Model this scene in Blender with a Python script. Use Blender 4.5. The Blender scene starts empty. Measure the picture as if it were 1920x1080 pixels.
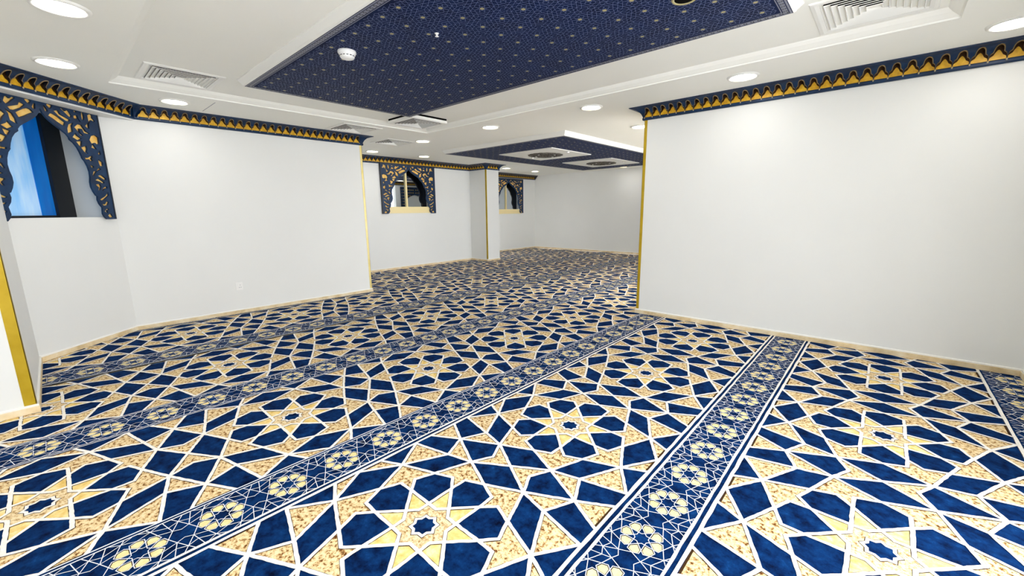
import bpy, bmesh, math, random
from mathutils import Vector, Matrix
random.seed(7)
S = bpy.context.scene
COL = S.collection
PI = math.pi

# ------------------------------------------------------------------ helpers
class MB:
    """collects geometry for ONE mesh object"""
    def __init__(s): s.v=[]; s.f=[]; s.m=[]; s.mats=[]; s.sm=[]
    def mi(s, mat):
        if mat not in s.mats: s.mats.append(mat)
        return s.mats.index(mat)
    def face(s, pts, mat, smooth=False):
        n=len(s.v); s.v.extend([tuple(p) for p in pts]); s.f.append(tuple(range(n,n+len(pts)))); s.m.append(s.mi(mat)); s.sm.append(smooth)
    def grid(s, rows, mat, closed=False, smooth=False, flip=False):
        """rows: equally long lists of points"""
        n=len(s.v); w=len(rows[0]); k=s.mi(mat)
        for r in rows: s.v.extend([tuple(p) for p in r])
        for i in range(len(rows)-1):
            for j in range(w if closed else w-1):
                a=n+i*w+j; b=n+i*w+(j+1)%w; c=n+(i+1)*w+(j+1)%w; d=n+(i+1)*w+j
                s.f.append((a,d,c,b) if flip else (a,b,c,d)); s.m.append(k); s.sm.append(smooth)
    def box(s, lo, hi, mat, M=None):
        x0,y0,z0=lo; x1,y1,z1=hi
        P=[Vector(p) for p in ((x0,y0,z0),(x1,y0,z0),(x1,y1,z0),(x0,y1,z0),(x0,y0,z1),(x1,y0,z1),(x1,y1,z1),(x0,y1,z1))]
        if M is not None: P=[M@p for p in P]
        n=len(s.v); s.v.extend([tuple(p) for p in P]); k=s.mi(mat)
        for q in ((0,3,2,1),(4,5,6,7),(0,1,5,4),(1,2,6,5),(2,3,7,6),(3,0,4,7)):
            s.f.append(tuple(n+i for i in q)); s.m.append(k); s.sm.append(False)
    def prism(s, poly, z0, z1, mat):
        """poly: ccw xy outline"""
        n=len(poly)
        s.face([(x,y,z1) for x,y in poly],mat); s.face([(x,y,z0) for x,y in reversed(poly)],mat)
        for i in range(n):
            (x0,y0),(x1,y1)=poly[i],poly[(i+1)%n]
            s.face([(x0,y0,z0),(x1,y1,z0),(x1,y1,z1),(x0,y0,z1)],mat)
    def disc(s, c, r, z, mat, n=32, up=False):
        p=[(c[0]+r*math.cos(2*PI*i/n),c[1]+r*math.sin(2*PI*i/n),z) for i in range(n)]
        s.face(p if up else p[::-1],mat)
    def lathe(s, prof, c, mat, n=32, smooth=True):
        """prof: list of (r,z)"""
        rows=[[(c[0]+r*math.cos(2*PI*i/n),c[1]+r*math.sin(2*PI*i/n),c[2]+z) for i in range(n)] for r,z in prof]
        s.grid(rows,mat,closed=True,smooth=smooth)
    def build(s, name, parent=None, weld=False):
        me=bpy.data.meshes.new(name); me.from_pydata(s.v,[],s.f)
        for m in s.mats: me.materials.append(m)
        me.polygons.foreach_set('material_index',s.m); me.polygons.foreach_set('use_smooth',s.sm)
        me.update()
        if weld:
            b=bmesh.new(); b.from_mesh(me); bmesh.ops.remove_doubles(b,verts=b.verts,dist=1e-5); b.to_mesh(me); b.free()
        o=bpy.data.objects.new(name,me); COL.objects.link(o)
        if parent is not None: o.parent=parent
        return o

def tag(o,label,cat,group=None):
    o['label']=label; o['category']=cat
    if group: o['group']=group
    return o
def thing(name,label,cat,loc=(0,0,0),rz=0,group=None):
    o=bpy.data.objects.new(name,None); COL.objects.link(o); o.location=loc; o.rotation_euler=(0,0,rz); o.empty_display_size=.05
    return tag(o,label,cat,group)
def struct(o): o['kind']='structure'; return o
def copy_tree(root, loc, rz, label, group):
    r=root.copy(); COL.objects.link(r); r.location=loc; r.rotation_euler=(0,0,rz); r['label']=label
    if group: r['group']=group
    for ch in list(root.children):
        c=ch.copy(); COL.objects.link(c); c.parent=r
        for g in ch.children:
            d=g.copy(); COL.objects.link(d); d.parent=c
    return r

# ------------------------------------------------------------------ materials
def srgb(r,g,b):
    f=lambda c:(c/255/12.92) if c/255<=.04045 else ((c/255+.055)/1.055)**2.4
    return (f(r),f(g),f(b),1)
def mat(name, col, rough=.5, metal=0, emit=None, estr=0, spec=.5):
    m=bpy.data.materials.new(name); m.use_nodes=True; p=m.node_tree.nodes['Principled BSDF']
    p.inputs['Base Color'].default_value=col; p.inputs['Roughness'].default_value=rough; p.inputs['Metallic'].default_value=metal
    p.inputs['Specular IOR Level'].default_value=spec
    if emit: p.inputs['Emission Color'].default_value=emit; p.inputs['Emission Strength'].default_value=estr
    return m
def noisy(name, stops, scale, rough=.8, detail=4, bump=0, bscale=200, spec=.2, stretch=None, metal=0, nrough=.6):
    """colour ramp over a noise texture in object space"""
    m=mat(name,(1,1,1,1),rough,metal,spec=spec); nt=m.node_tree; p=nt.nodes['Principled BSDF']
    tc=nt.nodes.new('ShaderNodeTexCoord'); n=nt.nodes.new('ShaderNodeTexNoise'); r=nt.nodes.new('ShaderNodeValToRGB')
    n.inputs['Scale'].default_value=scale; n.inputs['Detail'].default_value=detail; n.inputs['Roughness'].default_value=nrough
    src=tc.outputs['Object']
    if stretch:
        mp=nt.nodes.new('ShaderNodeMapping'); mp.inputs['Scale'].default_value=stretch
        nt.links.new(src,mp.inputs['Vector']); src=mp.outputs['Vector']
    nt.links.new(src,n.inputs['Vector']); nt.links.new(n.outputs['Fac'],r.inputs['Fac'])
    e=r.color_ramp.elements
    while len(e)<len(stops): e.new(.5)
    for i,(t,c) in enumerate(stops): e[i].position=t; e[i].color=c
    nt.links.new(r.outputs['Color'],p.inputs['Base Color'])
    if bump:
        b=nt.nodes.new('ShaderNodeBump'); n2=nt.nodes.new('ShaderNodeTexNoise'); n2.inputs['Scale'].default_value=bscale; n2.inputs['Detail'].default_value=2
        b.inputs['Strength'].default_value=bump; b.inputs['Distance'].default_value=.004
        nt.links.new(tc.outputs['Object'],n2.inputs['Vector']); nt.links.new(n2.outputs['Fac'],b.inputs['Height']); nt.links.new(b.outputs['Normal'],p.inputs['Normal'])
    return m

M={}
M['wall']=noisy('wall_paint',[(.3,srgb(231,232,230)),(.7,srgb(234,235,233))],.8,rough=.55,spec=.3)
M['ceil']=noisy('ceiling_paint',[(.3,srgb(245,246,240)),(.7,srgb(248,248,243))],.7,rough=.6,spec=.2)
M['white']=mat('white_enamel',srgb(238,238,234),.35)
M['reveal']=mat('reveal_paint',srgb(236,237,240),.5)
M['stone']=noisy('beige_marble',[(.3,srgb(205,178,132)),(.5,srgb(229,209,170)),(.7,srgb(240,228,202))],6,rough=.35,detail=6)
M['bead']=mat('skirting_top_white',srgb(244,242,236),.35)
M['navy']=noisy('navy_paint',[(.35,srgb(6,34,66)),(.65,srgb(12,50,88))],9,rough=.42,spec=.35)
M['navydark']=mat('navy_edge',srgb(8,18,38),.45)
M['gold']=noisy('gold_paint',[(.3,srgb(200,146,10)),(.55,srgb(226,174,22)),(.75,srgb(242,198,50))],22,rough=.38,metal=.1,spec=.5)
M['goldpale']=noisy('pale_gold_leaf',[(.35,srgb(236,180,84)),(.65,srgb(252,216,132))],14,rough=.45,metal=0)
M['niche']=mat('niche_painted_shade',srgb(66,40,16),.6,spec=.2)  # dark brown painted in for the shade inside the cornice niches
M['bronze']=mat('bronze_outline',srgb(150,126,86),.4,.3)
M['bead2']=mat('pale_bead',srgb(196,180,140),.4,.2)
M['guardpale']=noisy('pale_brass_guard',[(.35,srgb(226,206,128)),(.65,srgb(240,226,164))],3,rough=.35,metal=.15)
M['guard']=noisy('brass_guard',[(.35,srgb(176,146,24)),(.65,srgb(196,166,44))],3,rough=.4,metal=.15)
M['cream']=mat('cream_wood',srgb(244,226,170),.45)
M['black']=mat('black_frame',srgb(14,16,20),.4)
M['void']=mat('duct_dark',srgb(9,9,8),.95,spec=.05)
M['plastic']=mat('white_plastic',srgb(240,240,238),.3)
M['raft']=noisy('navy_ceiling_cloth',[(.35,srgb(5,18,54)),(.65,srgb(9,30,72))],5,rough=.7,spec=.12)
M['raftline']=mat('silver_thread',srgb(92,108,158),.5)
M['raftband']=mat('grey_band',srgb(128,132,150),.5)
M['dot']=mat('gold_thread',srgb(176,166,120),.5)
M['medal']=noisy('carved_grey',[(.4,srgb(62,58,54)),(.6,srgb(120,116,108))],30,rough=.6)
M['mirror']=mat('dark_reflective_glass',srgb(196,204,212),.015,1.0)
M['lens']=mat('lamp_lens',(1,1,1,1),.4,emit=(1,.975,.94,1),estr=30)
M['warm']=mat('warm_reflector',srgb(250,226,150),.4)
M['spot']=mat('spot_lens',(1,1,1,1),.4,emit=(1,.98,.95,1),estr=18)
# carpet
M['c_navy']=noisy('carpet_navy',[(.32,srgb(2,9,34)),(.46,srgb(5,34,78)),(.60,srgb(9,49,100)),(.76,srgb(26,78,138))],14,rough=.95,detail=8,bump=.35,bscale=420,spec=.05,nrough=.68)
M['c_gold']=noisy('carpet_gold_fleck',[(.38,srgb(92,54,24)),(.435,srgb(176,130,78)),(.48,srgb(226,196,144)),(.60,srgb(240,222,180))],46,rough=.95,detail=6,bump=.3,bscale=420,spec=.05,nrough=.7)
M['c_tan']=noisy('carpet_tan_fleck',[(.35,srgb(126,86,46)),(.43,srgb(204,168,116)),(.56,srgb(244,224,182))],52,rough=.95,detail=6,spec=.05,nrough=.72)
M['c_cream']=noisy('carpet_cream',[(.3,srgb(222,180,92)),(.5,srgb(240,210,136)),(.7,srgb(250,232,182))],22,rough=.95,detail=5,spec=.05)
M['c_ivory']=noisy('carpet_ivory',[(.3,srgb(238,230,220)),(.6,srgb(252,248,242))],60,rough=.95,bump=.4,bscale=500,spec=.05)
M['c_brown']=mat('carpet_brown_outline',srgb(66,46,26),.95,spec=.05)
M['c_lace']=mat('carpet_lace_line',srgb(232,236,244),.95,spec=.05)
M['c_petal']=noisy('carpet_petal',[(.3,srgb(230,208,142)),(.7,srgb(242,228,176))],30,rough=.95,spec=.05)
# window film lit by daylight
def film(name,c0,c1,strength):
    m=bpy.data.materials.new(name); m.use_nodes=True; nt=m.node_tree; p=nt.nodes['Principled BSDF']
    tc=nt.nodes.new('ShaderNodeTexCoord'); mp=nt.nodes.new('ShaderNodeMapping'); mp.inputs['Scale'].default_value=(5,5,.9)
    n=nt.nodes.new('ShaderNodeTexNoise'); n.inputs['Scale'].default_value=1.6; n.inputs['Detail'].default_value=3
    r=nt.nodes.new('ShaderNodeValToRGB'); r.color_ramp.elements[0].position=.35; r.color_ramp.elements[1].position=.68
    r.color_ramp.elements[0].color=c0; r.color_ramp.elements[1].color=c1
    nt.links.new(tc.outputs['Object'],mp.inputs['Vector']); nt.links.new(mp.outputs['Vector'],n.inputs['Vector']); nt.links.new(n.outputs['Fac'],r.inputs['Fac'])
    nt.links.new(r.outputs['Color'],p.inputs['Base Color']); nt.links.new(r.outputs['Color'],p.inputs['Emission Color']); p.inputs['Emission Strength'].default_value=strength
    p.inputs['Roughness'].default_value=.12
    return m
M['film']=film('blue_lit_glass',srgb(104,170,222),srgb(176,204,230),.42)
M['film2']=film('deep_blue_lit_glass',srgb(0,88,170),srgb(10,108,190),.38)

# ------------------------------------------------------------------ room dimensions (metres)
YR=5.57; XRC=-2.572      # right wall plane and its free corner
XL=-7.15; YLC=3.93       # left wall plane and its free corner
XW=-9.45; XW2=-10.5; YF=13.05   # far window walls, end wall
XS=1.06; ZC=2.83
A=Vector((-6.33,-.28)); B=Vector((-7.15,.57)); U=(B-A).normalized(); N=Vector((U.y,-U.x))   # chamfered wall, N points into the room
XP=-4.72; YP=-.273

# ------------------------------------------------------------------ carpet
P=1.25; Y0=1.0
def pol(r,a): return (r*math.cos(math.radians(a)),r*math.sin(math.radians(a)))
def tile_design():
    inn=[pol(.122,45*k) for k in range(8)]; side=[pol(.229,22.5+45*k) for k in range(8)]
    con=[pol(.094,22.5+45*k) for k in range(8)]; tip=[pol(.324,45*k) for k in range(8)]; big=[pol(.433,22.5+45*k) for k in range(8)]
    ra=math.hypot(.287,.0855); aa=math.degrees(math.atan2(.0855,.287))
    op=[pol(ra,45*k+aa) for k in range(8)]; om=[pol(ra,45*k-aa) for k in range(8)]
    E=[]; F=[]
    for k in range(8):
        k1=(k+1)%8; km=(k-1)%8
        E+=[(inn[k],side[k]),(inn[k],side[km]),(side[k],om[k1]),(side[k],op[k]),(op[k],tip[k]),(om[k],tip[k]),(tip[k],big[k]),(tip[k],big[km]),(inn[k],con[k]),(con[k],inn[k1])]
        F.append(('petal',[inn[k],side[km],om[k],tip[k],op[k],side[k]]))
        F.append(('cream',[side[k],inn[k],con[k],inn[k1]]))
        F.append(('gold',[tip[k],op[k],side[k],om[k1],tip[k1],big[k]]))
    ring=[q for k in range(8) for q in (inn[k],con[k])]
    F.append(('tan',ring))
    W=.504; h=(.300,.366); a=(.362,.5); d=(W,.318); hh=(W,.422); m=(.116,.5); j=(0,.5); x=(W,0); mx=(W,.115)
    b22=pol(.433,22.5); b67=pol(.433,67.5)
    Q=[]; QF=[]
    Q+=[(b67,j),(b67,m),(b67,h),(b67,a),(h,a),(h,b22),(h,d),(b22,d),(b22,mx),(b22,x),(a,hh)]
    QF+=[('navy',[b67,m,a]),('gold',[b67,a,h]),('gold',[b22,h,d]),('navy',[b22,d,mx]),('gold',[b22,mx,x]),('navy',[h,a,hh,d]),('navy',[pol(.324,45),b22,h,b67])]
    for sx in (1,-1):
        for sy in (1,-1):
            f=lambda p:(p[0]*sx,p[1]*sy)
            E+=[(f(p),f(q)) for p,q in Q]
            F+=[(t,[f(p) for p in pl][::sx*sy]) for t,pl in QF]
    for sx in (1,-1):
        F.append(('gold',[(sx*b67[0],b67[1]),(0,.5),(sx*b67[0],1-b67[1]),(sx*m[0],.5)]))
        F.append(('gold',[(sx*a[0],.5),(sx*hh[0],hh[1]),(sx*hh[0],1-hh[1])]))
    for s in (1,-1):
        F.append(('navy',[(0,.324*s),(b67[0],b67[1]*s),(0,.5*s),(-b67[0],b67[1]*s)][::-s]))
        F.append(('navy',[(.324*s,0),(b22[0]*s,b22[1]),(W*s,0),(b22[0]*s,-b22[1])][::-s]))
    return E,F,inn,con
TE,TF,T_IN,T_CON=tile_design()
def area(pl): return .5*sum(pl[i][0]*pl[(i+1)%len(pl)][1]-pl[(i+1)%len(pl)][0]*pl[i][1] for i in range(len(pl)))
def ccw(pl): return pl if area(pl)>0 else pl[::-1]
def inset(pl,d):
    pl=ccw(pl); n=len(pl); out=[]
    for i in range(n):
        p0,p1,p2=Vector(pl[i-1]),Vector(pl[i]),Vector(pl[(i+1)%n])
        e1=(p1-p0).normalized(); e2=(p2-p1).normalized()
        n1=Vector((-e1.y,e1.x)); n2=Vector((-e2.y,e2.x))
        c=1+n1.dot(n2)
        if c<.12: c=.12
        q=p1+(n1+n2)*(d/c); out.append((q.x,q.y))
    return out
TF=[(t,ccw(pl)) for t,pl in TF]
# room outline for dropping tiles that nobody could stand on
def in_room(x,y):
    if y>YR-.0 and x>XRC+.3: return False
    if x>XS+.3 or y>YF+.3 or x<XW2-.4: return False
    if x<XL-.3 and y<YLC-.3: return False
    if x<XP-.3 and y<YP-.5 and (x<-6.9 or y<-.9): return False
    if (Vector((x,y))-A).dot(N)<-.5: 
        return y>YLC-.3
    return True
cp=MB()
def ribbon(mb,p,q,hw,z,mt,wob=0,ext=.5):
    p=Vector(p); q=Vector(q); e=q-p; L=e.length; z+=random.uniform(0,.0008)
    if L<1e-6: return
    e/=L; n=Vector((-e.y,e.x)); p=p-e*hw*ext; q=q+e*hw*ext; L=(q-p).length
    k=max(1,int(L/.022)) if wob else 1
    lo=[];hi=[]
    for i in range(k+1):
        c=p+e*(L*i/k)
        s=random.uniform(-wob,wob); w1=hw+random.uniform(-wob,wob); w2=hw+random.uniform(-wob,wob)
        if i in(0,k): s=0
        a=c+n*(w1+s); b=c-n*(w2-s)
        lo.append((b.x,b.y,z)); hi.append((a.x,a.y,z))
    mb.grid([lo,hi],mt)
FM={'petal':'c_navy','navy':'c_navy','gold':'c_gold','cream':'c_cream','tan':'c_tan'}
def carpet_tile(cx,cy,near):
    T=lambda p:(cx+p[0]*P,cy+p[1]*P)
    for t,pl in TF:
        w=[T(p) for p in pl]
        if t in('gold','cream','tan'):
            cp.face([(x,y,.0005) for x,y in w],M['c_brown'])
            if t=='tan': w2=inset(w,.0106)
            else: w2=inset(w,.0116)
            if area(w2)>1e-5: cp.face([(x,y,.0015) for x,y in w2],M[FM[t]])
        else: cp.face([(x,y,.0005) for x,y in w],M[FM[t]])
    for p,q in TE: ribbon(cp,T(p),T(q),.0090,.0032,M['c_ivory'],.0011 if near else 0)
    st=[q for k in range(8) for q in (pol(.060,45*k),pol(.047,22.5+45*k))]
    cp.face([(T(p)[0],T(p)[1],.0022) for p in [(x*1.06,y*1.06) for x,y in st]],M['c_brown'])
    cp.face([(T(p)[0],T(p)[1],.0028) for p in st],M['c_ivory'])
    cp.face([(T(p)[0],T(p)[1],.0034) for p in [(x*.74,y*.74) for x,y in st]],M['c_navy'])
FX=[(.78-(k*1.647)+ (0 if k else 0)) for k in range(9)]     # right edge of each prayer row
FX[0]=.785; FX[1]=-.862; FX[2]=-2.50; FX[3]=-4.125; FX[4]=-5.80
for k in range(5,9): FX[k]=FX[k-1]-1.655
FWID=1.262
for xr in FX:
    cx=xr-FWID/2
    for i in range(-4,10):
        cy=Y0+P*i
        if not any(in_room(cx+dx,cy+dy) for dx in(-.6,0,.6) for dy in(-.6,0,.6)): continue
        carpet_tile(cx,cy,(cx*cx+cy*cy)<26 and cy>-1)
# row dividers
LP=P/4
def clipx(p,q,w):
    p=list(p);q=list(q)
    if p[0]>q[0]: p,q=q,p
    if q[0]<-w or p[0]>w: return None
    if p[0]<-w: t=(-w-p[0])/(q[0]-p[0]); p=[-w,p[1]+t*(q[1]-p[1])]
    if q[0]>w: t=(w-p[0])/(q[0]-p[0]); q=[w,p[1]+t*(q[1]-p[1])]
    return p,q
SE=[]
jset={(0,.5),(0,-.5)}
for p,q in TE:
    if p in jset or q in jset: continue
    SE.append(((p[0]*LP,p[1]*LP),(q[0]*LP,q[1]*LP)))
SP=[[(x*LP,y*LP) for x,y in pl] for t,pl in TF if t=='petal']
def divider(xl,xr,left,right):
    """left / right edge style: 'thick' (white, navy, white bands) or 'thin' (fine lines)"""
    ya,yb=-4.0,13.4
    cp.face([(xl,ya,.0006),(xr,ya,.0006),(xr,yb,.0006),(xl,yb,.0006)],M['c_navy'])
    band={'thick':[(0,.0185,'c_ivory'),(.0185,.0375,'c_navy'),(.0375,.0515,'c_ivory')],'thin':[(0,.008,'c_lace'),(.008,.022,'c_navy'),(.022,.029,'c_lace')],'single':[(0,.02,'c_ivory')]}
    def edge(x0,s,style):
        for a,b,m in band[style]:
            if m=='c_navy': continue
            k=220 if style!='thin' else 1; lo=[];hi=[]
            for i in range(k+1):
                y=ya+(yb-ya)*i/k; w=.0022 if k>1 else 0
                lo.append((x0+s*(a+random.uniform(-w,w)),y,.0042)); hi.append((x0+s*(b+random.uniform(-w,w)),y,.0042))
            cp.grid([lo,hi] if s<0 else [hi,lo],M[m])
        return x0+s*band[style][-1][1]
    a=edge(xl,1,left); b=edge(xr,-1,right)
    c=(a+b)/2; w=(b-a)/2
    n0=int((ya-Y0)/LP); n1=int((yb-Y0)/LP)
    for i in range(n0,n1+1):
        cy=Y0+LP*i-.008
        if not any(in_room(c+dx,cy+dy) for dx in (-.3,.3) for dy in (-.3,.3)): continue
        for p,q in SE:
            r=clipx(p,q,w)
            if r: ribbon(cp,(c+r[0][0],cy+r[0][1]),(c+r[1][0],cy+r[1][1]),.0017,.0030,M['c_lace'],0)
        for pl in SP:
            cp.face([(c+x,cy+y,.0012) for x,y in inset(pl,.0022)],M['c_brown'])
            cp.face([(c+x,cy+y,.0018) for x,y in inset(pl,.0052)],M['c_petal'])
divider(FX[0],FX[0]+.385,'single','thin')
divider(FX[1],FX[1]+.387,'thick','thick')
divider(FX[2],FX[2]+.380,'thin','thick')
divider(FX[3],FX[3]+.365,'thin','thin')
for k in range(4,9): divider(FX[k],FX[k]+.375,'thin','thin')
tag(cp.build('carpet'),'wall-to-wall prayer carpet of blue and gold stars with lace divider stripes','carpet')
fl=MB(); fl.box((-11.2,-4.2,-.15),(1.4,13.4,-.012),M['stone']); struct(fl.build('floor'))

# ------------------------------------------------------------------ walls
def wall(name,*boxes):
    b=MB()
    for lo,hi in boxes: b.box(lo,hi,M['wall'])
    return struct(b.build(name))
wall('wall_right',((XRC,YR,.0055),(XS+.2,YR+.2,3.0)))
wall('wall_right_return',((XRC,YR+.2,.0055),(XRC+.2,5.95,3.0)),((XRC,10.6,.0055),(XRC+.2,YF,3.0)))  # gap left in this unseen stretch to let in fill light
wall('wall_right_side',((XS,3.0,.0055),(XS+.2,YR,3.0)),((XS,-2.6,.0055),(XS+.2,-.7,3.0)))  # unseen wall, opened in the middle so sky light fills the room
wall('wall_left',((XL-.2,B.y,.0055),(XL,YLC-.2,3.0)))
wall('wall_left_return',((XW-.2,YLC-.2,.0055),(XL,YLC,3.0)))
wall('wall_end',((XW2-.2,YF,.0055),(XRC+.2,YF+.2,3.0)))
wall('wall_pier',((-6.36,-4.0,.0055),(XP,YP,3.0)))
wall('wall_rear',((XP,-2.8,.0055),(XS+.2,-2.6,3.0)))
wall('wall_column',((XW-.5,8.62,.0055),(-8.75,9.15,3.0)))
def wall_hole(name,origin,rz,L,thick,hole):
    """local x along the wall, local -y out of the room; hole=(x0,x1,z0,z1)"""
    b=MB(); x0,x1,z0,z1=hole
    for lo,hi in (((0,-thick,.0055),(x0,0,3.0)),((x1,-thick,.0055),(L,0,3.0)),((x0,-thick,.0055),(x1,0,z0)),((x0,-thick,z1),(x1,0,3.0))): b.box(lo,hi,M['wall'])
    o=b.build(name); o.location=origin; o.rotation_euler=(0,0,rz); return struct(o)
# chamfered wall: local x = -U so that local +y = N   (rotate +x to -U)
angA=math.atan2(-U.y,-U.x)
LA=(B-A).length
def wa(u,off,z): # panel coordinates -> world
    q=A+U*u+N*off; return (q.x,q.y,z)
wall_hole('wall_angled',(B.x,B.y,0),angA,LA+.1,.46,(LA-1.10,LA+.0,1.475,2.64))
# far window walls (face +X): local x along -Y ... rotate so that local +y = +X
wall_hole('wall_window',(XW,8.62,0),-PI/2,8.62-YLC,.2,(8.62-7.18,8.62-5.72,1.58,2.62))
wall_hole('wall_window_far',(XW2,YF,0),-PI/2,YF-9.15,.2,(YF-12.22,YF-10.72,1.54,2.60))
# bulkhead over the chamfered wall
t1=1.407
bk=MB(); q=[wa(-.5,-.02,0),wa(-.5,.217,0),wa(t1,.217,0),wa(LA+.03,-.02,0)]
pl=ccw([(x,y) for x,y,_ in q]); bk.prism(pl,2.655,2.86,M['wall']); struct(bk.build('trim_1'))

# ------------------------------------------------------------------ ceiling (soffit, tray recess with sloping cove)
TX0,TX1,TY0,TY1=-6.09,.235,.608,4.60; TW,TH=.085,.068
ce=MB(); c=M['ceil']
def hplane(x0,x1,y0,y1,z): ce.face([(x0,y0,z),(x0,y1,z),(x1,y1,z),(x1,y0,z)],c)
hplane(-11.2,TX0,-4.2,13.4,ZC); hplane(TX1,1.4,-4.2,13.4,ZC); hplane(TX0,TX1,-4.2,TY0,ZC); hplane(TX0,TX1,TY1,13.4,ZC)
def ringpts(x0,x1,y0,y1,z): return [(x0,y0,z),(x1,y0,z),(x1,y1,z),(x0,y1,z)]
o1=[(TX0,TX1,TY0,TY1,ZC)]
prof=[(0,0),(0,.012),(.012,.016),(.05,.040),(.072,.060),(.078,.068)]
rows=[ringpts(TX0+d,TX1-d,TY0+d,TY1-d,ZC+h) for d,h in prof]
ce.grid(rows,c,closed=True)
ce.face(ringpts(TX0+.078,TX1-.078,TY0+.078,TY1-.078,ZC+TH)[::-1],c)
ce.box((-11.2,-4.2,3.0),(1.4,13.4,3.05),c)
struct(ce.build('ceiling'))
ZT=ZC+TH
# fine joint line in the soffit
jl=MB(); jl.box((-6.86,1.556,ZC-.0015),(-6.24,1.562,ZC+.002),M['raftband']); struct(jl.build('trim_2'))

# ------------------------------------------------------------------ baseboards
def baseboard(name,pts,closed=False):
    """pts: floor line, room on the left-hand side"""
    prof=[(0,.0055),(.016,.0055),(.016,.052),(.013,.056),(.013,.066),(.009,.071),(0,.071)]
    b=MB(); n=len(pts); off=[]
    for i in range(n):
        p=Vector(pts[i]); ns=[]
        if i>0: e=(p-Vector(pts[i-1])).normalized(); ns.append(Vector((-e.y,e.x)))
        if i<n-1: e=(Vector(pts[i+1])-p).normalized(); ns.append(Vector((-e.y,e.x)))
        s=sum(ns,Vector((0,0))); 
        if len(ns)==2: s=s/(1+ns[0].dot(ns[1]))
        off.append(s)
    rows=[[(pts[i][0]+off[i].x*d,pts[i][1]+off[i].y*d,z) for i in range(n)] for d,z in prof]
    b.grid(rows[:4],M['stone']); b.grid(rows[3:],M['bead'])
    for i in (0,n-1): b.face([r[i] for r in rows],M['stone'])
    return struct(b.build(name))
baseboard('baseboard_right',[(XS,3.0),(XS,YR),(XRC,YR),(XRC,YF)])
baseboard('baseboard_left',[(XW,YLC),(XL,YLC),(XL,B.y),(A.x-.0,A.y)])
baseboard('baseboard_pier',[(-6.34,YP),(XP,YP),(XP,-4.0)])
baseboard('baseboard_window',[(XW,8.62),(XW,YLC)])
baseboard('baseboard_column',[(XW2,9.15),(-8.75,9.15),(-8.75,8.62),(XW,8.62)])
baseboard('baseboard_far',[(XRC,YF),(XW2,YF),(XW2,9.15)])

# ------------------------------------------------------------------ cornices
CPROF=[(0,2.672),(.022,2.672),(.028,2.680),(.028,2.700),(.022,2.708),(.030,2.730),(.044,2.757),(.066,2.783),(.094,2.803),(.126,2.815),(.156,2.819),(.164,2.823),(.164,ZC)]
COVE=CPROF[4:11]
cl=[0]
for i in range(1,len(COVE)): cl.append(cl[-1]+math.dist(COVE[i],COVE[i-1]))
def cove(s):
    for i in range(1,len(COVE)):
        if s<=cl[i] or i==len(COVE)-1:
            t=(s-cl[i-1])/(cl[i]-cl[i-1]); a,b=COVE[i-1],COVE[i]
            d=a[0]+t*(b[0]-a[0]); z=a[1]+t*(b[1]-a[1]); tx,tz=(b[0]-a[0]),(b[1]-a[1]); l=math.hypot(tx,tz)
            return d,z,tz/l,-tx/l      # point, outward normal (away from wall, down)
HALF=[(.0480,.000),(.0505,.014),(.0500,.030),(.0465,.043),(.0370,.053),(.0285,.060),(.0258,.078),(.0235,.097),(.0185,.114),(.0100,.129),(.0,.137)]
SMAX=.150
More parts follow.
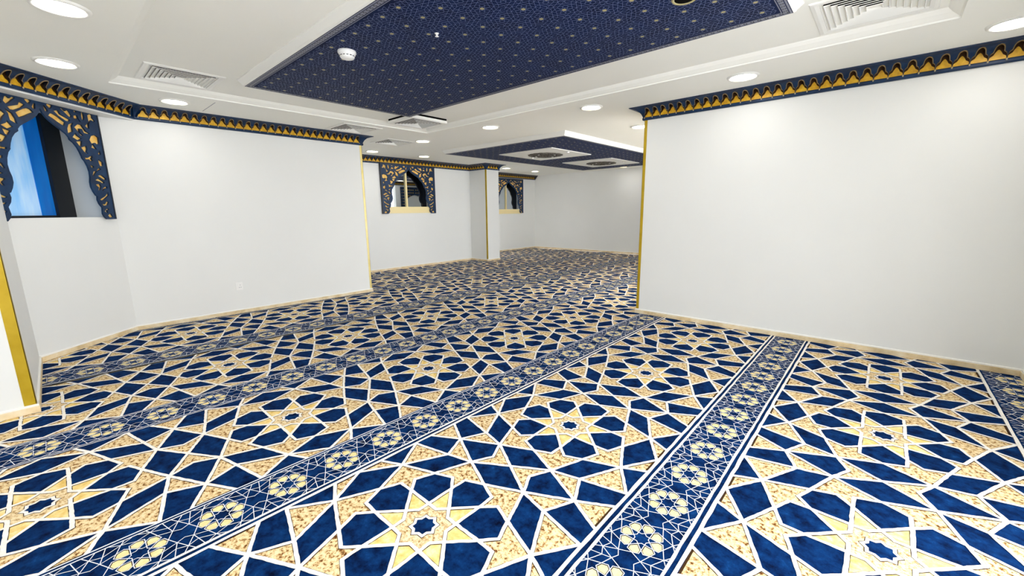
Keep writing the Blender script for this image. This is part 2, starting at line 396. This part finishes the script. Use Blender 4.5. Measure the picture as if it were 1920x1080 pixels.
def cornice(name,pts,label,skip=(),period=.1055,phase=0.0):
    root=thing(name,label,'cornice',(pts[1][0],pts[1][1],CPROF[0][1]))
    ox,oy,oz=root.location
    n=len(pts); off=[]; nrm=[]
    for i in range(n):
        p=Vector(pts[i]); ns=[]
        if i>0: e=(p-Vector(pts[i-1])).normalized(); ns.append(Vector((-e.y,e.x)))
        if i<n-1: e=(Vector(pts[i+1])-p).normalized(); ns.append(Vector((-e.y,e.x)))
        v=sum(ns,Vector((0,0)))
        if len(ns)==2: v=v/(1+ns[0].dot(ns[1]))
        off.append(v)
    def sweep(b,prof,mt):
        b.grid([[(pts[i][0]+off[i].x*d-ox,pts[i][1]+off[i].y*d-oy,z-oz) for i in range(n)] for d,z in prof],mt)
    b=MB()
    dS,zS,_,_=cove(SMAX)
    sweep(b,CPROF[:5]+[(.012,2.708)],M['navy'])
    sweep(b,[(dS,zS)]+[q for q in CPROF if q[0]>dS],M['navy'])
    for i in (0,n-1):
        b.face([(pts[i][0]+off[i].x*d-ox,pts[i][1]+off[i].y*d-oy,z-oz) for d,z in CPROF],M['navy'])
    nb=MB(); sweep(nb,[(.012,2.706),(.012,2.812),(dS-.002,2.812)],M['niche']); g=MB()
    o=MB(); bd=MB()
    SS=[q[1] for q in HALF]+[SMAX]
    for i in range(n-1):
        p=Vector(pts[i]); q=Vector(pts[i+1]); L=(q-p).length; e=(q-p)/L; nn=Vector((-e.y,e.x))
        m0=off[i].dot(e); m1=off[i+1].dot(e)        # mitre slope at both ends
        def W(t,sv,lift=0):
            d,z,nx,nz=cove(max(0,min(cl[-1],sv))); d+=nx*lift; z+=nz*lift
            w=p+e*t+nn*d; return (w.x-ox,w.y-oy,z-oz)
        dd=lambda sv: cove(sv)[0]
        k=0 if i in skip else int(L/period-.35); st=(L-k*period)/2+phase
        # plain cove at both ends (or along the whole run)
        if k==0:
            b.grid([[W(m0*dd(v),v) for v in SS],[W(L+m1*dd(v),v) for v in SS]],M['navy'],flip=True); continue
        b.grid([[W(m0*dd(v),v) for v in SS],[W(st,v) for v in SS]],M['navy'],flip=True)
        b.grid([[W(st+k*period,v) for v in SS],[W(L+m1*dd(v),v) for v in SS]],M['navy'],flip=True)
        for a in range(k):
            t0=st+period*(a+.5); h=period/2
            for sg in (-1,1):
                r=[[W(t0+sg*x,v) for x,v in HALF]+[W(t0,SMAX)],[W(t0+sg*h,v) for v in SS]]
                b.grid(r,M['navy'],flip=(sg>0))
            # gold lobe standing in the niche
            GL=[(.0500,2.7065),(.0500,2.720),(.0455,2.732),(.0350,2.740),(.0265,2.746),(.0215,2.757),(.0150,2.770),(.0075,2.781),(.0,2.787)]
            def G(t,z,d): w=p+e*t+nn*d; return (w.x-ox,w.y-oy,z-oz)
            g.grid([[G(t0-x,z,.0175) for x,z in GL],[G(t0+x,z,.0175) for x,z in GL]],M['gold'],flip=True)
            rim=[(x,z) for x,z in GL]+[(-x,z) for x,z in GL[-2::-1]]
            g.grid([[G(t0+x,z,.0175) for x,z in rim],[G(t0+x,z,.0125) for x,z in rim]],M['gold'])
            # raised bronze lip round the niche, with a dark return painting in recess shade
            out=[(x,v) for x,v in HALF]+[(-x,v) for x,v in HALF[-2::-1]]
            A1=[W(t0+x*1.0+(.006 if x>0 else -.006 if x<0 else 0)*(1 if v>.05 else .15),v*1.045,.000) for x,v in out]; A2=[W(t0+x*1.0+(.004 if x>0 else -.004 if x<0 else 0)*(1 if v>.05 else .15),v*1.03,.006) for x,v in out]; A3=[W(t0+x,v,.005) for x,v in out]; A4=[W(t0+x*(1-.12*v/.137),v*(1-.05*v/.137),-.010-.030*v/.137) for x,v in out]
            o.grid([A1,A2],M['bronze']); o.grid([A2,A3],M['bronze']); o.grid([A3,A4],M['navydark'])
        for a in range(k+1):
            c0=W(st+period*a,.000,.006); r=.0068
            rw=[[(c0[0]+r*math.cos(v)*math.cos(h),c0[1]+r*math.cos(v)*math.sin(h),c0[2]-.004+r*1.6*math.sin(v)) for h in [2*PI*u/8 for u in range(8)]] for v in [-PI/2+.01,-.7,0,.7,PI/2-.01]]
            bd.grid(rw,M['bead2'],closed=True,smooth=True)
    b.build('moulding',root); nb.build('niche_back',root)
    if g.v: g.build('gold_scallops',root)
    if o.v: o.build('scallop_outlines',root); bd.build('bead_row',root)
    return root
cornice('cornice',[(XS,3.0),(XS,YR),(XRC,YR),(XRC,YF)],'navy and gold scalloped cornice along the top of the large blank right wall',skip=(0,),phase=.02)
qa=wa(-.42,.217,0); qb=wa(t1,.217,0)
cornice('cornice',[(XW+.02,YLC),(XL,YLC),(XL,qb[1])],'navy and gold scalloped cornice along the top of the left wall with the socket',skip=(0,))
cornice('cornice',[(qb[0],qb[1]),(qa[0],qa[1])],'navy and gold scalloped cornice on the bulkhead above the big blue window')
cornice('cornice',[(XW,8.62),(XW,YLC)],'gold patterned cornice above the distant window nearest the left wall corner')
cornice('cornice',[(XW2,9.15),(-8.75,9.15),(-8.75,8.62),(XW,8.62)],'dark cornice wrapping the top of the distant white column')
cornice('cornice',[(XW2,YF),(XW2,9.15)],'gold patterned cornice above the half-hidden window behind the column')

# ------------------------------------------------------------------ brass corner guards
def guard(p,d1,d2,z0,z1,label,w=.042,mt='guard'):
    o=thing('corner_guard',label,'corner guard',(p[0],p[1],z0),0)
    for name,d,nrm in (('front_flange',d1,d2),('side_flange',d2,d1)):
        b=MB(); d=Vector(d); nr=-Vector(nrm)
        a=nr*.0035*1.0
        q=[Vector((0,0))+a*0-Vector(d)*.0035, d*w, d*w+a, a-Vector(d)*.0035]
        b.prism(ccw([(v.x,v.y) for v in q]),0,z1-z0,M[mt]); b.build(name,o)
    return o
guard((XRC,YR),(1,0),(0,1),.072,2.672,'slim brass guard on the free vertical edge of the big right wall',.036)
guard((XL,YLC),(0,-1),(-1,0),.072,2.672,'pale brass guard on the end edge of the left wall with the socket',.036,'guardpale')
guard((XP,YP),(0,-1),(-1,0),.072,2.70,'wide brass guard on the pier at the far left of the photo',.06)
guard((-8.75,8.62),(0,1),(-1,0),.072,2.672,'thin brass guard on the edge of the distant column',.03)

# ------------------------------------------------------------------ wall socket
so=thing('wall_socket','small white switched socket low on the left wall','socket',(XL,1.772,.42),0)
b=MB(); b.box((0,-.047,-.058),(.011,.047,.058),M['plastic']); b.box((.011,-.041,-.052),(.0135,.041,.052),M['plastic']); b.build('faceplate',so)
b=MB(); b.box((.0135,-.030,.012),(.0175,-.010,.034),M['plastic']); b.build('switch_rocker',so)
for y,z,w,h in ((.012,.018,.006,.012),(-.002,-.018,.012,.006),(.020,-.018,.012,.006)):
    b=MB(); b.box((.0134,y-w/2,z-h/2),(.0141,y+w/2,z+h/2),M['raftband']); b.build('pin_slot',so)

# ------------------------------------------------------------------ downlights
dl=thing('downlight','x','ceiling light',(0,0,0))
b=MB(); b.lathe([(.118,-.006),(.122,-.014),(.132,-.016),(.146,-.010),(.150,0)],(0,0,0),M['white'],40); b.build('trim_ring',dl)
b=MB(); b.lathe([(.112,-.003),(.118,-.006),(.121,-.013)],(0,0,0),M['warm'],40); b.build('reflector',dl)
b=MB(); b.disc((0,0),.114,-.004,M['lens'],40); b.build('lens',dl)
LAMPS=[(-4.142,.246,'lit round downlight at the top left edge of the photo'),(-5.624,.243,'lit round downlight above the big blue window'),(-6.517,1.211,'lit round downlight between the left wall cornice and the slotted air vent'),
 (.542,4.995,'lit round downlight at the top right edge of the photo'),(-1.264,4.985,'lit round downlight above the middle of the right wall cornice'),(-3.067,5.0,'lit round downlight just left of the end of the right wall cornice'),
 (-4.93,4.985,'lit round downlight between the two navy ceiling panels'),(-6.80,5.02,'lit round downlight right of the furthest ceiling vent'),(-8.686,5.03,'lit round downlight beside the end of the left wall cornice'),
 (-8.613,6.375,'lit round downlight at the left tip of the distant navy ceiling panel'),(-3.171,6.686,'lit round downlight half hidden behind the right wall corner'),(-9.2,10.0,'lit round downlight just right of the distant column'),(-9.25,11.507,'lit round downlight over the end of the half-hidden window cornice'),
 (-2.66,.246,''),(-1.18,.246,''),(.45,.246,''),(-3.171,8.6,''),(-3.171,10.5,''),(-4.6,12.4,''),(-6.4,12.4,''),(.55,1.9,''),(.55,3.4,''),(-4.142,-1.4,''),(-2.66,-1.4,''),(-1.18,-1.4,''),(.45,-1.4,'')]  # entries without a label are unseen downlights added for fill
first=True
for x,y,l in LAMPS:
    l=l or 'added out-of-view round downlight for fill light'
    if first: dl.location=(x,y,ZC); dl['label']=l; dl['group']='round downlights'; first=False
    else: copy_tree(dl,(x,y,ZC),0,l,'round downlights')

# ------------------------------------------------------------------ air diffusers
def diffuser(label,x,y,z,s,n=7,drop=.0,hung=0):
    r=thing('air_vent',label,'air vent',(x,y,z),0,'square louvred ceiling vents'); h=s/2
    b=MB(); rg=lambda a,zz:[(-a,-a,zz),(a,-a,zz),(a,a,zz),(-a,a,zz)]
    f=.055
    b.grid([rg(h,.02),rg(h,-.004-drop),rg(h-.008,-.010-drop),rg(h-f*.55,-.013-drop),rg(h-f,-.008-drop),rg(h-f-.004,.03)],M['white'],closed=True); b.build('frame',r)
    b=MB(); a0=h-f-.002; step=a0/(n+.75)
    for k in range(n):
        a=a0-step*(k+.50); 
        b.grid([rg(a,-.010-drop),rg(a-.004,-.013-drop),rg(a-step*.34,.026),rg(a-step*.34+.002,.028)],M['white'],closed=True); b.grid([rg(a-step*.34+.002,.028),rg(a,-.010-drop)],M['void'],closed=True)  # upper blade faces painted black for the shade in the gaps
    b.build('louvres',r)
    if hung: b=MB(); b.box((-h+.006,-h+.006,.0201),(h-.006,h-.006,hung),M['void']); b.build('gap_shade_box',r)  # dark box added to paint in the shaded gap above the frame
    b=MB(); b.face(rg(a0+.004,.060)[::-1],M['void']); b.grid([rg(a0+.004,.060),rg(a0+.004,-.002)],M['void'],closed=True); b.build('duct',r)
    return r
diffuser('slotted square ceiling vent in the tray nearest the big blue window',-5.63,1.125,ZT,.66)
diffuser('large square ceiling vent at the top right corner of the ceiling tray',-.235,4.125,ZT,.69)
diffuser('square ceiling vent touching the far corner of the large navy ceiling panel',-5.55,4.02,ZC+.02,.64,drop=.01,hung=ZT-ZC-.02)
diffuser('square ceiling vent at the end of the left wall cornice',-6.585,3.51,ZC,.66)
diffuser('furthest square ceiling vent, beside a lit downlight',-7.31,4.70,ZC,.64)

# ------------------------------------------------------------------ decorative navy ceiling panels
def fret(mb,x0,x1,y0,y1,z,a,ox,oy,hw,holes=(),lite=False):
    n0=int(math.floor((x0-ox)/a)); n1=int(math.ceil((x1-ox)/a)); m0=int(math.floor((y0-oy)/a)); m1=int(math.ceil((y1-oy)/a))
    def ok(p): return x0<=p[0]<=x1 and y0<=p[1]<=y1 and not any(h[0]<p[0]<h[1] and h[2]<p[1]<h[3] for h in holes)
    for i in range(n0,n1+1):
        for j in range(m0,m1+1):
            cx,cy=ox+i*a,oy+j*a
            for p,q in TE:
                p=(cx+p[0]*a,cy+p[1]*a); q=(cx+q[0]*a,cy+q[1]*a)
                if ok(p) and ok(q):
                    pv=Vector(p);qv=Vector(q);e=(qv-pv).normalized();nn=Vector((-e.y,e.x))*hw
                    mb.face([(pv.x-nn.x,pv.y-nn.y,z),(pv.x+nn.x,pv.y+nn.y,z),(qv.x+nn.x,qv.y+nn.y,z),(qv.x-nn.x,qv.y-nn.y,z)],M['raftline'])
            if ok((cx,cy)): mb.face([(cx+.016*math.cos(t),cy-.016*math.sin(t),z-.0004) for t in [k*PI/4 for k in range(8)]],M['dot'])
def panel(label,x0,x1,y0,y1,z,ztop,flare,a,ox,oy,squares=()):
    cx,cy=(x0+x1)/2,(y0+y1)/2
    r=thing('ceiling_panel',label,'ceiling panel',(cx,cy,z),0,'raised navy ceiling panels')
    X0,X1,Y0_,Y1=x0-cx,x1-cx,y0-cy,y1-cy; H=ztop-z
    b=MB(); R=lambda d,h:[(X0-d,Y0_-d,h),(X1+d,Y0_-d,h),(X1+d,Y1+d,h),(X0-d,Y1+d,h)]
    b.grid([R(0,0),R(flare*.25,.008),R(flare*.3,.016),R(flare*.85,H-.016),R(flare,H-.010),R(flare,H)],M['white'],closed=True,flip=True); b.build('bevelled_rim',r)
    b=MB(); b.face(R(-.0,-.0005)[::-1],M['raft']); b.build('navy_face',r)
    b=MB(); fret(b,X0+.075,X1-.075,Y0_+.075,Y1-.075,-.0022,a,ox-cx,oy-cy,.0013,holes=[(s[0]-cx,s[1]-cx,s[2]-cy,s[3]-cy) for s in squares]); b.build('silver_fretwork',r)
    b=MB()
    def frame(d0,d1,zz,mt):
        o,i=R(-d0,zz),R(-d1,zz); 
        for k in range(4): b.face([o[k],i[k],i[(k+1)%4],o[(k+1)%4]][::1],M[mt])
    frame(.004,.016,-.0020,'raftband'); frame(.022,.052,-.0012,'raftband'); frame(.058,.064,-.0020,'raftband')
    # key marks across the grey band
    def key(px,py,dx,dy,L):
        n=int(L/.045)
        for k in range(n):
            t=(k+.5)*L/n
            for w0,w1,s0,s1 in ((-.014,-.008,.024,.050),(-.008,.006,.024,.031),(.004,.010,.031,.050),(-.002,.004,.040,.050)):
                q=[(t+w0,s0),(t+w1,s0),(t+w1,s1),(t+w0,s1)]
                b.face([(px+dx*u-dy*v,py+dy*u+dx*v,-.0018) for u,v in q][::-1],M['navydark'])
    key(X0,Y0_,1,0,X1-X0); key(X1,Y0_,0,1,Y1-Y0_); key(X1,Y1,-1,0,X1-X0); key(X0,Y1,0,-1,Y1-Y0_)
    b.build('key_border',r)
    for s in squares:
        b=MB(); b.box((s[0]-cx,s[2]-cy,-.016),(s[1]-cx,s[3]-cy,.0),M['white']); sq=b.build('white_square',r)
        b=MB(); mx,my=(s[0]+s[1])/2-cx,(s[2]+s[3])/2-cy; R0=.40
        pts=[]
        for k in range(96):
            t=2*PI*k/96; rr=R0*(.93+.07*abs(math.cos(8*t))); pts.append((mx+rr*math.cos(t),my+rr*math.sin(t)))
        b.prism(pts,-.030,-.016,M['medal'])
        for q0 in (.10,.21,.31):
            b.lathe([(q0-.018,-.030),(q0,-.044),(q0+.018,-.030)],(mx,my,0),M['medal'],40)
        for k in range(16):
            t=2*PI*k/16; c0=(mx+.26*math.cos(t),my+.26*math.sin(t)); b.lathe([(.032,-.030),(.022,-.042),(.001,-.046)],(c0[0],c0[1],0),M['white'] if k%4==0 else M['medal'],10)
        b.build('medallion',r)
    return r
panel('large navy patterned ceiling panel overhead holding the smoke detector',-5.25,-.645,1.597,3.668,ZC,ZT,.05,.1955,-2.563,1.944)
SQ=[(-6.68,-5.21,7.02,8.54),(-6.66,-5.20,9.46,11.03)]
panel('distant navy ceiling panel with two white medallion squares',-7.49,-4.275,6.12,11.80,2.752,ZC,.05,.1955,-5.9,8.0,SQ)
sp=thing('spotlight','x','spotlight',(0,0,0)); 
b=MB(); b.lathe([(.026,-.002),(.034,-.010),(.040,0)],(0,0,0),M['white'],20); b.build('bezel',sp)
b=MB(); b.disc((0,0),.028,-.004,M['spot'],20); b.build('lens',sp)
SPOTS=[(-6.45,7.95,'tiny lit spotlight beside the nearer medallion, on its left'),(-5.3,7.75,'tiny lit spotlight on the right rim of the nearer medallion square'),(-6.45,10.35,'tiny lit spotlight beside the further medallion, on its left'),(-5.32,10.35,'tiny lit spotlight on the right rim of the further medallion square')]
for k,(x,y,l) in enumerate(SPOTS):
    if k==0: sp.location=(x,y,2.736); sp['label']=l; sp['group']='spotlights in the white squares'
    else: copy_tree(sp,(x,y,2.736),0,l,'spotlights in the white squares')

# ------------------------------------------------------------------ smoke detector, sprinkler, dark ceiling fitting
sm=thing('smoke_detector','round white smoke detector on the large navy ceiling panel','smoke detector',(-3.53,1.875,ZC))
b=MB(); b.lathe([(.072,-.002),(.074,-.006),(.074,-.018),(.070,-.022)],(0,0,0),M['plastic'],32); b.build('base',sm)
b=MB(); b.lathe([(.070,-.020),(.064,-.036),(.060,-.040),(.060,-.046),(.052,-.058),(.030,-.066),(.0005,-.068)],(0,0,0),M['plastic'],32); b.build('dome',sm)
b=MB()
for k in range(14):
    t=2*PI*k/14; Mx=Matrix.Rotation(t,4,'Z'); b.box((.0555,-.008,-.0455),(.0612,.008,-.0405),M['void'],Mx)
b.build('vent_slots',sm)
sk=thing('sprinkler_head','tiny white sprinkler head on the large navy ceiling panel','sprinkler',(-2.702,2.173,ZC))
b=MB(); b.lathe([(.016,-.002),(.016,-.006),(.007,-.008),(.006,-.022)],(0,0,0),M['plastic'],14); b.build('escutcheon',sk)
b=MB(); b.lathe([(.0005,-.022),(.014,-.022),(.014,-.025),(.0005,-.026)],(0,0,0),M['plastic'],14); b.build('deflector',sk)
cm=thing('ceiling_speaker','dark round ceiling fitting with pale ring at the top edge of the navy panel','ceiling speaker',(-1.13,2.94,ZC))
b=MB(); b.lathe([(.060,-.003),(.066,-.009),(.076,-.008),(.080,0)],(0,0,0),M['dot'],32); b.build('ring',cm)
b=MB(); b.lathe([(.062,-.004),(.045,-.010),(.0005,-.013)],(0,0,0),M['void'],32); b.build('grille',cm)

# ------------------------------------------------------------------ carved arch panels
ARC_H=1.25
# right half of the opening, (u from centre, z above panel foot), panel half width .63, height 1.25
OPEN=[(0,1.155),(.018,1.10),(.045,1.062),(.085,1.025),(.14,.985),(.185,.955),(.225,.925),(.248,.895),(.250,.872),(.285,.845),(.318,.80),(.340,.745),(.353,.700),(.352,.690),(.378,.655),(.398,.600),(.408,.540),(.404,.480),(.392,.425),(.392,.37),(.408,.32),(.432,.275),(.446,.268),(.440,.225),(.452,.180),(.482,.135),(.478,.110),(.472,.065),(.485,.03),(.512,0)]
def px2uv(pts,ox,oy,s,FL,RR,off=.04):
    return pts
GOLD=[ # carved openings (u,z) in the right half, filled from photo tracing below
]
# tracing: pixel polygons of the right half seen in the photograph, turned into panel coordinates through the camera geometry
F_PX=769.415404; YAW,PIT,ROL=-0.733981792,-0.186742264,-0.0107657819; CAM=Vector((0,0,1.5))
fw=Vector((math.sin(YAW)*math.cos(PIT),math.cos(YAW)*math.cos(PIT),math.sin(PIT))); rt=Vector((math.cos(YAW),-math.sin(YAW),0)); up=rt.cross(fw)
RT=rt*math.cos(ROL)+up*math.sin(ROL); UP=-rt*math.sin(ROL)+up*math.cos(ROL)
TR=[((100,180),8.308,[[(0,285),(60,320),(165,400),(150,455),(60,395),(0,350),(-60,312),(-40,285)],
 [(25,245),(85,235),(120,290),(245,360),(230,385),(185,375),(90,310)],[(85,180),(130,175),(185,230),(215,200),(260,240),(305,320),(280,360),(230,320),(150,240)],
 [(300,295),(375,290),(395,350),(440,420),(410,410),(370,350),(345,365),(305,340)],[(430,250),(465,245),(485,330),(480,385),(445,370),(430,310)],
 [(570,285),(605,310),(610,350),(645,390),(630,410),(590,380),(555,430),(565,500),(545,500),(500,460),(550,400),(530,310)],
 [(240,450),(310,420),(290,470),(300,545),(235,570),(225,500)],[(345,495),(390,455),(440,465),(500,550),(555,580),(520,585),(470,570),(445,520),(415,515),(420,560),(470,605),(430,605),(385,540)],
 [(350,580),(375,620),(435,660),(385,685),(310,640)],[(365,715),(445,705),(440,770),(415,780)],[(575,690),(595,640),(645,625),(695,660),(705,740),(670,750),(650,730),(625,740),(680,820),(600,790),(610,750)],
 [(445,810),(515,785),(530,830),(520,870),(545,885),(525,895),(485,865)],[(500,955),(540,965),(600,930),(605,965),(590,975),(610,1000),(580,1015),(560,985),(515,985)],
 [(700,900),(720,850),(740,900),(735,925)],[(310,225),(360,235),(355,260),(325,250)]]),
 ((120,290),8.308,[[(535,75),(600,120),(605,165),(570,180),(545,130)],[(410,160),(465,180),(465,205),(430,200)],[(535,210),(570,235),(510,265),(470,330),(455,310),(465,260),(500,260)],
 [(540,335),(585,320),(650,370),(645,395),(610,380)],[(500,400),(545,375),(625,430),(605,450),(560,420)],[(505,470),(560,460),(580,500),(565,545),(535,550),(545,510),(520,490)],
 [(600,555),(615,520),(660,495),(675,525),(640,530),(615,565)],[(575,690),(640,650),(680,585),(690,640),(625,700),(590,705)],[(600,760),(640,770),(665,725),(695,745),(680,785),(625,790)],
 [(640,880),(680,835),(705,860),(675,870),(690,905),(670,905)],[(690,945),(730,910),(770,970),(715,980)]]),
 ((0,170),8.308,[[(670,235),(690,230),(740,300),(735,325),(700,310)],[(725,220),(745,205),(810,230),(805,250),(780,280)]])]
def to_panel(x,y,off=.045):
    d=(RT*((x-960)/F_PX)+UP*((540-y)/F_PX)+fw)
    A3=A+N*off; t=(A3.dot(N))/(d.x*N.x+d.y*N.y); q=Vector((d.x*t,d.y*t)); return ((q-A).dot(U)-.488, 1.5+d.z*t-1.449)
for (ox,oy),s,polys in TR:
    for pl in polys: GOLD.append([to_panel(ox+x/s,oy+y/s) for x,y in pl])
def seg_hit(a,b,c,d):
    f=lambda p,q,r:(q[0]-p[0])*(r[1]-p[1])-(q[1]-p[1])*(r[0]-p[0])
    return f(a,b,c)*f(a,b,d)<0 and f(c,d,a)*f(c,d,b)<0
def grown(h,holes,op,half,H,grow):
    cx=sum(q[0] for q in h)/len(h); cy=sum(q[1] for q in h)/len(h)
    for g in (grow,(1+grow)/2,1.0,.93,.86,.78):
        n=[(cx+(x-cx)*g,cy+(y-cy)*g) for x,y in h]
        t=[(cx+(x-cx)*(g+.09),cy+(y-cy)*(g+.09)) for x,y in h]
        bad=any(x>half-.02 or x<.008 or y>H-.03 or y<.012 for x,y in t)
        lines=[(op[i],op[i+1]) for i in range(len(op)-1)]
        for o in holes:
            if o is not h: lines+=[(o[i-1],o[i]) for i in range(len(o))]
        if not bad and not any(seg_hit(t[i-1],t[i],a,b) for i in range(len(t)) for a,b in lines): return n
    return [(cx+(x-cx)*.7,cy+(y-cy)*.7) for x,y in h]
def arch_panel(label,scale_u,holes,origin,rz,open_pts=OPEN,half=.63,H=ARC_H,edge='navydark',grow=1.22):
    """local x across, z up, +y toward the room"""
    r=thing('carved_arch_panel',label,'arch panel',origin,rz,'carved navy and gold window arches')
    cu=bpy.data.curves.new('tmp','CURVE'); cu.dimensions='2D'; cu.fill_mode='BOTH'; cu.extrude=.009; cu.bevel_depth=.0015; cu.bevel_resolution=1
    def spl(pts):
        s=cu.splines.new('POLY'); s.points.add(len(pts)-1)
        for p,(x,y) in zip(s.points,pts): p.co=(x*scale_u,y,0,1)
        s.use_cyclic_u=True
    right=open_pts; left=[(-x,y) for x,y in open_pts[::-1]]
    outline=[(half,0),(half,H),(-half,H),(-half,0)]+left[:-1]+right
    spl(outline)
    hs=[]
    for h in holes:
        hs.append(grown(h,holes,open_pts,half,H,grow))
    for h in hs:
        spl(h); spl([(-x,y) for x,y in h])
    oc=bpy.data.objects.new('tmp',cu); COL.objects.link(oc)
    dg=bpy.context.evaluated_depsgraph_get(); me=bpy.data.meshes.new_from_object(oc.evaluated_get(dg)); bpy.data.objects.remove(oc)
    me.transform(Matrix.Rotation(PI/2,4,'X')); me.transform(Matrix.Translation((0,.036,0))); me.materials.clear(); me.materials.append(M['navy']); me.name='navy_fretwork'
    o=bpy.data.objects.new('navy_fretwork',me); COL.objects.link(o); o.parent=r
    # gold backing leaf a little behind the carved face
    b=MB(); ins=.016
    n=len(right)
    Lp=[(x+ (0.006 if x>0 else 0),y) for x,y in right]
    def col(x): return x
    for sgn in (1,-1):
        for i in range(n-1):
            (xa,ya),(xb,yb)=right[i],right[i+1]
            xa+=.014; xb+=.014
            q=[(xa,ya),(half-.012,ya),(half-.012,yb),(xb,yb)]
            if ya>yb: b.face([(sgn*x*scale_u,.0245,y) for x,y in (q if sgn>0 else q[::-1])],M['goldpale'])
        ya=right[0][1]; q=[(0,ya),(half-.012,ya),(half-.012,H-.012),(0,H-.012)]
        b.face([(sgn*x*scale_u,.0245,y) for x,y in (q if sgn<0 else q[::-1])],M['goldpale'])
    b.build('gold_backing',r)
    back=MB()
    for f,mi in zip(b.f,b.m): back.face([(b.v[i][0],.020,b.v[i][2]) for i in f],M[edge])
    back.build('back_board',r)
    # dark edging all round the outside
    b=MB(); w=.014/1
    X=half*scale_u
    b.box((X-.012,.0,0),(X+.004,.050,H+.004),M[edge]); b.box((-X-.004,.0,0),(-X+.012,.050,H+.004),M[edge]); b.box((-X-.004,0,H-.022),(X+.004,.050,H+.004),M[edge])
    b.build('dark_edging',r)
    return r
angU=math.atan2(-U.y,-U.x)
arch_panel('carved navy and gold arch around the big blue window at the far left',1,GOLD,wa(.488,.0,1.449),angU)
arch_panel('carved navy and gold arch around the distant window left of the column',1.31,GOLD,(XW,6.45,1.449),-PI/2)
arch_panel('carved navy and gold arch half hidden behind the distant column',1.29,GOLD,(XW2,11.47,1.40),-PI/2)
# lattice arch on the wall facing the far windows (seen in their glass)
lat=[]
for i in range(9):
    for j in range(8):
        x=.06+i*.075; y=.22+j*.13
        rr=.026
        if x<.60 and (x>.50 or y>.86+(-.35*(x/.5)**2)+.05) and y<1.2: lat.append([(x+rr*math.cos(t)*(1+.25*math.cos(4*t)),y+rr*math.sin(t)*(1+.25*math.cos(4*t))) for t in [k*PI/8 for k in range(16)]])
LOPEN=[(0,.90),(.10,.88),(.20,.84),(.30,.78),(.38,.70),(.43,.60),(.45,.50),(.45,0)]
arch_panel('navy lattice arch seen only as a reflection in the distant window glass',1.18,lat,(XRC,11.60,1.35),PI/2,LOPEN)

# ------------------------------------------------------------------ windows
w=thing('window_1','','',(0,0,0)); del w['label']; del w['category']; struct(w)
def boxA(b,u0,u1,o0,o1,z0,z1,mt):
    pl=ccw([wa(u0,o0,0)[:2],wa(u1,o0,0)[:2],wa(u1,o1,0)[:2],wa(u0,o1,0)[:2]]); b.prism(pl,z0,z1,M[mt])
b=MB(); boxA(b,.905,1.10,-.46,-.40,1.475,2.64,'black'); boxA(b,0,.905,-.46,-.42,1.475,1.500,'black'); boxA(b,0,.905,-.46,-.42,2.61,2.64,'black'); boxA(b,-.02,.03,-.46,-.41,1.475,2.64,'black'); b.build('frame',w)
b=MB(); boxA(b,.03,.755,-.455,-.447,1.50,2.61,'film'); b.build('pane',w)
b=MB(); boxA(b,.755,.905,-.455,-.440,1.50,2.61,'film2'); b.build('blue_side_pane',w)
def far_window(name,X,yc,hw,z0,z1,mull):
    w=thing(name,'','',(0,0,0)); del w['label']; del w['category']; struct(w)
    b=MB(); b.box((X-.13,yc-hw,z0-.02),(X-.122,yc+hw,z1),M['mirror']); b.build('pane',w)
    b=MB(); b.box((X-.122,mull-.022,z0),(X-.085,mull+.022,z1),M['cream']); b.build('mullion',w)
    b=MB(); b.box((X-.12,yc-hw+.0,z0-.12),(X+.012,yc+hw,z0+.045),M['cream']); b.build('sill',w)
far_window('window_2',XW,6.45,.72,1.58,2.62,6.44)
far_window('window_3',XW2,11.47,.74,1.50,2.60,11.47)

# ------------------------------------------------------------------ light, world, camera
W=bpy.data.worlds.new('World'); S.world=W; W.use_nodes=True
bg=W.node_tree.nodes['Background']; bg.inputs['Color'].default_value=(.93,.96,1,1); bg.inputs['Strength'].default_value=6.2
cam=bpy.data.cameras.new('camera'); co=bpy.data.objects.new('camera',cam); COL.objects.link(co); S.camera=co
cam.sensor_width=36; cam.sensor_fit='HORIZONTAL'; cam.lens=F_PX/1920*36; cam.clip_start=.02; cam.clip_end=100
m=Matrix((RT,UP,-fw)).transposed().to_4x4(); m.translation=CAM; co.matrix_world=m
S.view_settings.view_transform='Standard'; S.view_settings.look='None'; S.view_settings.gamma=1; S.view_settings.exposure=0.15
try:
    S.view_settings.use_curve_mapping=False
    S.cycles.use_denoising=True; S.cycles.max_bounces=14; S.cycles.diffuse_bounces=10; S.cycles.sample_clamp_indirect=8
except Exception: pass
